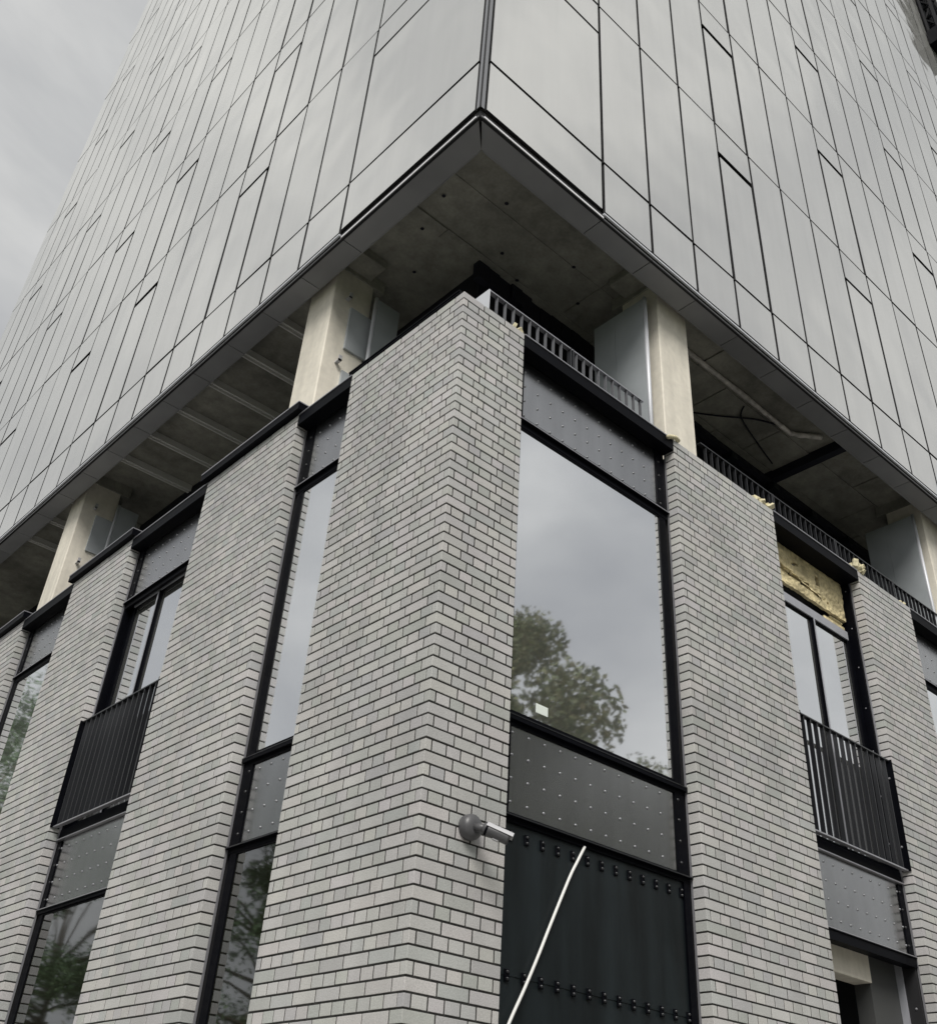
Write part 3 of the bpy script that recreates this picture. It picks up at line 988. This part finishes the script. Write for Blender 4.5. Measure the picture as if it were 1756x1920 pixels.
# soffit panels
SO, SI, SZ = .026, .298, 9.845
def soffit_panel(face, a, b_):
    m0 = MB()
    face.box(m0, a + .005, b_ - .005, SO, SI, SZ, SZ + .012)
    m0.build('soffit_panel', 'soffit_panel', tw)
def wedge(pts):
    m0 = MB(); n = len(pts)
    m0.v += [(x, y, SZ + .012) for x, y in pts] + [(x, y, SZ) for x, y in pts]
    m0.f += [tuple(range(n)), tuple(reversed(range(n, 2 * n)))]
    for i in range(n):
        j = (i + 1) % n
        m0.f.append((i, i + n, j + n, j))
    m0.build('soffit_panel', 'soffit_panel', tw)
wedge([(SO + .022, SO), (1.735, SO), (1.735, SI), (SI + .004, SI)])
wedge([(SO, SO + .022), (SI, SI + .004), (SI, 2.155), (SO, 2.155)])
m1 = MB(); FR.box(m1, SO + .05, 1.735, SO - .008, SO - .001, SZ - .002, SZ + .022); m1.build('panel_lip', 'lip', tw)
m1 = MB(); FL.box(m1, SO + .05, 2.155, SO - .008, SO - .001, SZ - .002, SZ + .022); m1.build('panel_lip', 'lip', tw)
for i in range(31):
    soffit_panel(FR, 1.74 + R_MOD * i, 1.74 + R_MOD * (i + 1))
for i in range(20):
    soffit_panel(FL, 2.16 + L_MOD * i, 2.16 + L_MOD * (i + 1))
b = MB(); FR.box(b, .32, R_END, .301, .311, SZ + .002, 10.30); FL.box(b, .32, L_END, .301, .311, SZ + .002, 10.30); b.build('soffit_upstand', 'soffit_panel', tw)
b = MB(); b.box(.06, R_END - .02, .06, L_END - .02, 10.30, 10.305); b.build('slab_underside', 'soffit', tw)
# formwork lines: cast boards of slightly different depth
rb = random.Random(9)
b = MB()
y = .36
while y < 1.7:
    x = .36; 
    while x < 12:
        L = rb.choice((1.2, 1.2, .6, 2.4))
        h = rb.uniform(.0, .022)
        b.box(x + .006, min(x + L, 12) - .006, y + .006, min(y + .6, 1.73) - .006, 10.29 - h, 10.2995)
        x += L
    y += .6
b.build('formwork_face', 'soffit', tw, bevel=.003, kind='stuff')
b = MB()
for (x, y) in ((1.6, 1.38), (.75, 1.75), (.62, 1.25), (2.3, .95), (1.15, .85), (2.0, 1.55), (2.75, 1.3), (1.1, 2.3)):
    b.dome((x, y, 10.266), (0, 0, -1), .022, .006, 10, 2)
b.build('tie_holes', 'dark', tw, kind='stuff')
# channels under the left slab
ORD = ['first', 'second', 'third', 'fourth', 'fifth', 'sixth', 'seventh', 'eighth', 'ninth']
ci = 0
for i in range(10):
    y = 4.06 + .812 * i
    if 8.8 < y < 9.45: continue
    lab = ('%s thin zinc channel on the left terrace ceiling, counting left from the left column' % ORD[ci]) if y < 9 else ('%s thin zinc ceiling channel past the column furthest left' % ORD[ci - 6])
    ci += 1
    t = thing('ceiling_channel', (1.0, y, 10.15), lab, 'metal channel', 'zinc channels under the left terrace ceiling')
    b = MB(); b.box(.40, 1.59, y - .045, y - .025, 10.20, 10.298); b.box(.40, 1.59, y + .025, y + .045, 10.20, 10.298); b.box(.40, 1.59, y - .0249, y + .0249, 10.24, 10.25)
    b.build('channel', 'purlin', t)
    b = MB(); b.box(.34, .39, y - .10, y - .06, 10.20, 10.297); b.build('hanger', 'purlin', t)
# right terrace ceiling: pipe, cables, beam
mp_ = [(3.7, .86, 10.21), (4.29, .848, 10.2), (5.41, .835, 10.19), (6.40, .85, 10.2), (6.50, .80, 10.2), (6.76, .60, 10.2)]
b = MB(); pts = []
for i in range(len(mp_) - 1):
    for k in range(8):
        tt = k / 8
        p = Vector(mp_[i]).lerp(Vector(mp_[i + 1]), tt); pts.append(p)
pts.append(Vector(mp_[-1]))
rr = random.Random(2)
b.tube(pts, [.034 + rr.uniform(-.004, .005) for _ in pts], 9)
tag(b.build('ceiling_pipe', 'pipe', smooth=True), 'pale wrapped pipe running under the dark ceiling at the right', 'pipe')
def cable(pts, r, name, m, lab, cat, n=10):
    P = [Vector(p) for p in pts]; q = []
    for i in range(len(P) - 1):
        p0 = P[max(i - 1, 0)]; p1 = P[i]; p2 = P[i + 1]; p3 = P[min(i + 2, len(P) - 1)]
        for k in range(n):
            t_ = k / n
            q.append(0.5 * ((2 * p1) + (-p0 + p2) * t_ + (2 * p0 - 5 * p1 + 4 * p2 - p3) * t_ ** 2 + (-p0 + 3 * p1 - 3 * p2 + p3) * t_ ** 3))
    q.append(P[-1])
    b = MB(); b.tube(q, r, 8)
    return tag(b.build(name, m, smooth=True), lab, cat)
cable([(5.2, 1.6, 10.27), (5.5, 1.35, 10.24), (5.9, 1.05, 10.25), (6.25, .9, 10.27)], .011, 'ceiling_cable', 'dark', 'dark curved cable under the right terrace ceiling, left one', 'cable')
cable([(5.6, 1.0, 10.27), (5.75, 1.15, 10.24), (6.3, 1.3, 10.24), (6.9, 1.45, 10.27)], .011, 'ceiling_cable', 'dark', 'dark curved cable under the right terrace ceiling, right one', 'cable')
b = MB(); b.box(7.05, 7.17, .40, 1.73, 10.14, 10.288)
tag(b.build('steel_beam', 'dark'), 'dark cross beam under the right terrace ceiling', 'beam')
t = thing('service_rail', (6, 1.5, 9.9), 'dark service rail with blue-grey brackets along the right core wall', 'services')
b = MB(); b.box(3.7, 12, 1.50, 1.58, 9.95, 10.03); b.build('rail', 'dark', t)
for i in range(7):
    x = 4.0 + i * .95
    b = MB(); b.box(x, x + .12, 1.44, 1.60, 9.84, 9.945); b.build('bracket', 'sheet', t)
t = thing('ceiling_bracket', (2.9, .55, 10.1), 'concrete downstand block under the slab left of the right-hand column', 'concrete block', 'concrete downstands under the slab')
b = MB(); b.box(2.72, 3.0, .40, .80, 10.17, 10.289); b.build('block', 'soffit', t, bevel=.006)
t = thing('ceiling_bracket', (.6, 2.5, 10.1), 'concrete downstand block under the slab beside the left-hand column', 'concrete block', 'concrete downstands under the slab')
b = MB(); b.box(.40, .80, 2.42, 2.70, 10.17, 10.289); b.build('block', 'soffit', t, bevel=.006)

# ================================================================ SMALL THINGS
# insulation scraps on pier tops
def scrap(c, n, r, label, seed):
    rs = random.Random(seed)
    b = MB()
    for i in range(n):
        p = Vector(c) + Vector((rs.uniform(-1, 1) * r[0], rs.uniform(-1, 1) * r[1], rs.uniform(0, 1) * r[2]))
        s_ = rs.uniform(.012, .03)
        T = Matrix.Translation(p) @ Euler((rs.uniform(0, 3), rs.uniform(0, 3), rs.uniform(0, 3))).to_matrix().to_4x4()
        b.box(-s_ * 1.6, s_ * 1.6, -s_, s_, -s_ * .6, s_ * .6, T)
    return tag(b.build('foam_scrap', 'rag', bevel=.004), label, 'foam scrap', 'pale foam scraps left on the pier tops')
scrap((.61, .05, 7.525), 7, (.035, .03, .03), 'pale foam lump on the top right of the corner pier', 1)
scrap((4.12, .05, 7.53), 26, (.14, .04, .07), 'pale foam lump on the right end of the wide brick pier', 2)
scrap((5.88, .03, 7.53), 26, (.08, .04, .10), 'ragged pale foam tuft on the left top of the narrow right pier', 3)
scrap((6.90, .05, 7.525), 9, (.05, .03, .03), 'pale foam crumbs on the right top of the narrow right pier', 4)
b = MB(); b.tube([(2.52, -.02, 7.475), (2.56, -.02, 7.50), (2.64, -.015, 7.535), (2.70, .0, 7.54)], .022, 8)
tag(b.build('sealant_roll', 'rag', smooth=True), 'short pale sealant roll at the left top corner of the wide brick pier', 'sealant')
b = MB(); b.box(2.63, 2.94, .02, .09, 7.5175, 7.535)
tag(b.build('mortar_strip', 'rag', bevel=.004), 'thin pale strip lying on the left end of the wide brick pier', 'strip')

# white cable
cable([(1.495, .112, 3.572), (1.42, .11, 3.46), (1.345, .11, 3.342), (1.184, .11, 3.045), (1.074, .11, 2.836), (.97, .11, 2.651), (.848, .10, 2.461), (.76, .09, 2.30), (.70, .07, 2.1)], .0098, 'hanging_cable', 'cable',
      'white cable hanging down across the dark bolted sheet', 'cable')

# security camera
t = thing('security_camera', (.30, -.02, 3.37), 'grey wall-mounted security camera on the right side of the corner pier', 'security camera')
def lathe(mb, c, ax, prof, seg=20):
    c = Vector(c); ax = Vector(ax).normalized(); a = ax.orthogonal().normalized(); b = ax.cross(a)
    n0 = len(mb.v)
    for (r, h) in prof:
        for k in range(seg):
            th = 2 * math.pi * k / seg
            mb.v.append(tuple(c + ax * h + (a * math.cos(th) + b * math.sin(th)) * r))
    for i in range(len(prof) - 1):
        for k in range(seg):
            p = n0 + i * seg + k; q = n0 + i * seg + (k + 1) % seg
            mb.f.append((p, q, q + seg, p + seg))
    mb.f.append(tuple(n0 + k for k in reversed(range(seg)))); mb.f.append(tuple(n0 + (len(prof) - 1) * seg + k for k in range(seg)))
    return mb
bc = Vector((.365, -.001, 3.40))
b = MB(); lathe(b, bc, (0, -1, 0), [(.072, 0), (.074, .010), (.074, .040), (.069, .055), (.054, .068), (.033, .076), (.010, .079)]); b.build('mount_base', 'cctv', t, smooth=True)
b = MB(); b.tube([(.362, -.07, 3.39), (.368, -.11, 3.385), (.385, -.135, 3.375)], [.026, .022, .024], 10); b.build('swivel_joint', 'cctv', t, smooth=True)
p0 = Vector((.372, -.130, 3.380)); p1 = Vector((.485, -.225, 3.325)); ax = (p1 - p0).normalized()
LN = (p1 - p0).length
b = MB(); lathe(b, p0, ax, [(.026, -.004), (.034, .006), (.036, .02), (.036, LN - .012), (.033, LN), (.026, LN - .004)]); o = b.build('camera_body', 'cctv', t, smooth=True)
b = MB(); lathe(b, p0 + ax * (LN - .004), ax, [(.025, 0), (.025, .002), (.018, .005), (.004, .007)]); b.build('lens', 'lens', o, smooth=True)
b = MB(); lathe(b, p0 + ax * .012, ax, [(.0366, 0), (.0366, .014)]); b.build('grip_ring', 'black', o)
# sunshield: half shell over the body
b = MB(); up = Vector((0, 0, 1)); side = ax.cross(up).normalized(); upn = side.cross(ax).normalized()
ns = 12
for j, hh in enumerate((.012, LN + .016)):
    for rr_ in (.039, .042):
        for k in range(ns + 1):
            th = math.radians(15 + 150 * k / ns)
            b.v.append(tuple(p0 + ax * hh + side * (rr_ * math.cos(th)) + upn * (rr_ * math.sin(th))))
m_ = ns + 1
for k in range(ns):
    b.f += [(k, k + 1, 2 * m_ + k + 1, 2 * m_ + k), (m_ + k + 1, m_ + k, 3 * m_ + k, 3 * m_ + k + 1), (m_ + k, m_ + k + 1, k + 1, k), (2 * m_ + k, 2 * m_ + k + 1, 3 * m_ + k + 1, 3 * m_ + k)]
b.f += [(0, 2 * m_, 3 * m_, m_), (ns, m_ + ns, 3 * m_ + ns, 2 * m_ + ns)]
b.build('sunshield', 'cctv_light', t)
b = MB(); T = Matrix.Translation(p0 + ax * (LN * .55) - upn * .037) @ ax.to_track_quat('X', 'Z').to_matrix().to_4x4()
b.box(-.018, .018, -.012, .012, -.003, .003, T); b.build('adjuster', 'cctv_light', t)

# lattice mast hanging at the top right
t = thing('lattice_mast', (16.6, -.35, 29.9), 'black lattice mast hanging close in front of the facade at the top right corner', 'lattice mast')
mx0, my0, wx, wy, ZM0 = 16.75, -.21, .66, .26, 30.2
corn = [(mx0 - wx / 2, my0 - wy / 2), (mx0 + wx / 2, my0 - wy / 2), (mx0 + wx / 2, my0 + wy / 2), (mx0 - wx / 2, my0 + wy / 2)]
ZR = ZTOP + 1.2
for (x, y) in corn:
    b = MB(); b.tube([(x, y, ZM0), (x, y, ZR)], .065, 6); b.build('chord', 'black', t)
b = MB()
z = ZM0 + .2; k = 0
while z < ZR - .6:
    for i in range(4):
        a_, c_ = corn[i], corn[(i + 1) % 4]
        b.tube([(a_[0], a_[1], z), (c_[0], c_[1], z)], .035, 5)
        p_, q_ = (a_, c_) if k % 2 else (c_, a_)
        b.tube([(p_[0], p_[1], z), (q_[0], q_[1], z + .5)], .035, 5)
    z += .5; k += 1
b.build('lacing', 'black', t, kind='stuff')
b = MB(); b.box(mx0 - .45, mx0 + .62, my0 - .18, my0 + .19, ZM0 - .62, ZM0 - .001); b.build('end_block', 'black', t)
b = MB(); b.box(mx0 - .3, mx0 + .3, my0 - .2, 3.0, ZR + .001, ZR + .3); b.build('top_arm', 'black', t)
b = MB(); b.box(mx0 - .3, mx0 + .3, 2.6, 3.0, ZTOP + .301, ZR); b.build('roof_leg', 'black', t)
b = MB(); b.box(-.0, R_END, .0, L_END, ZTOP, ZTOP + .3); b.build('roof_slab', 'soffit_panel', tw)

# ================================================================ TREES across the streets (seen in the windows)
def tree(x, y, h, R, label, leafm, n=9000, seed=1, low=.3):
    rs = random.Random(seed)
    t = thing('broadleaf_tree', (x, y, -.16), label, 'tree', 'trees across the street, seen in the windows')
    b = MB()
    zc = h * (low + 1) / 2
    b.tube([(x, y, -.16), (x + .1, y, h * .25), (x - .1, y + .1, h * .5), (x, y, h * .8)], [.32, .25, .17, .05], 9); b.build('trunk', 'bark', t, smooth=True)
    lm = MB(); hubs = []
    for i in range(46):
        while True:
            p = Vector((rs.uniform(-1, 1), rs.uniform(-1, 1), rs.uniform(-1, 1)))
            if .2 < p.length < .97 and math.hypot(p.x, p.y) < 1.02 - .55 * max(0, p.z) : break
        q = Vector((x + p.x * R, y + p.y * R, zc + p.z * h * (1 - low) / 2))
        hubs.append((q, rs.uniform(.10, .30) * R))
        z0 = max(h * .2, min(q.z - 1.0, h * .6))
        lm.tube([(x, y, z0), ((x + q.x) / 2, (y + q.y) / 2, (z0 + q.z) / 2 + .2), tuple(q)], [.09, .05, .02], 5)
    lm.build('limbs', 'bark', t)
    cw = MB()
    for i in range(n):
        q, r = hubs[rs.randrange(len(hubs))]
        d = Vector((rs.gauss(0, 1), rs.gauss(0, 1), rs.gauss(0, .8)))
        d *= r * (rs.random() ** .55) / max(d.length, .01)
        p = q + d
        s_ = rs.uniform(.055, .125)
        a = Vector((rs.uniform(-1, 1), rs.uniform(-1, 1), rs.uniform(-1, 1))).normalized(); c = a.orthogonal().normalized()
        n0 = len(cw.v)
        cw.v += [tuple(p - a * s_), tuple(p + c * s_ * .55), tuple(p + a * s_), tuple(p - c * s_ * .55)]
        cw.f.append((n0, n0 + 1, n0 + 2, n0 + 3))
    cw.build('crown', leafm, t)
tree(13.4, -17.5, 19.0, 7.0, 'tall olive-green tree mirrored in the big window', 'leaf', 62000, 1, .06)
tree(24.6, -18.2, 14.6, 5.4, 'shorter olive-green tree at the right of the one mirrored in the big window', 'leaf', 32000, 2, .06)
tree(19.3, -18.4, 16.4, 5.0, 'middle olive-green tree of the three mirrored in the big window', 'leaf', 30000, 8, .06)
tree(6.5, -20.0, 14.0, 5.4, 'olive-green tree opposite the corner', 'leaf', 16000, 3, .08)
tree(-19.0, 32.5, 16.0, 6.6, 'green tree mirrored in the lower left windows', 'leaf_green', 46000, 4, .05)
tree(-11.0, 48.0, 25.5, 7.4, 'tall green tree mirrored in the window at the left edge', 'leaf_green', 52000, 5, .06)
tree(-20.0, 55.0, 18.0, 7.0, 'green tree far down the left street', 'leaf_green', 40000, 7, .05)
tree(-19.5, 13.0, 9.5, 4.6, 'green tree across the left street', 'leaf_green', 14000, 6, .08)
# distant belt of trees beyond both streets, one mass
rs = random.Random(77)
cw = MB()
for i in range(26000):
    if i % 2: x, y = rs.uniform(-45, 70), -27 + rs.gauss(0, 1.6)
    else: x, y = -28 + rs.gauss(0, 1.6), rs.uniform(-30, 95)
    u = x if i % 2 else y
    top = 7.5 + 2.2 * math.sin(u * .41) + 1.4 * math.sin(u * .97 + 1)
    z = -.1 + top * rs.random() ** .8
    s_ = rs.uniform(.22, .5)
    p = Vector((x, y, z)); a = Vector((rs.uniform(-1, 1), rs.uniform(-1, 1), rs.uniform(-1, 1))).normalized(); c = a.orthogonal().normalized()
    n0 = len(cw.v)
    cw.v += [tuple(p - a * s_), tuple(p + c * s_ * .6), tuple(p + a * s_), tuple(p - c * s_ * .6)]
    cw.f.append((n0, n0 + 1, n0 + 2, n0 + 3))
o = cw.build('woodland', 'leaf', kind='stuff')
o['label'] = 'distant belt of trees beyond both streets'; o['category'] = 'woodland'
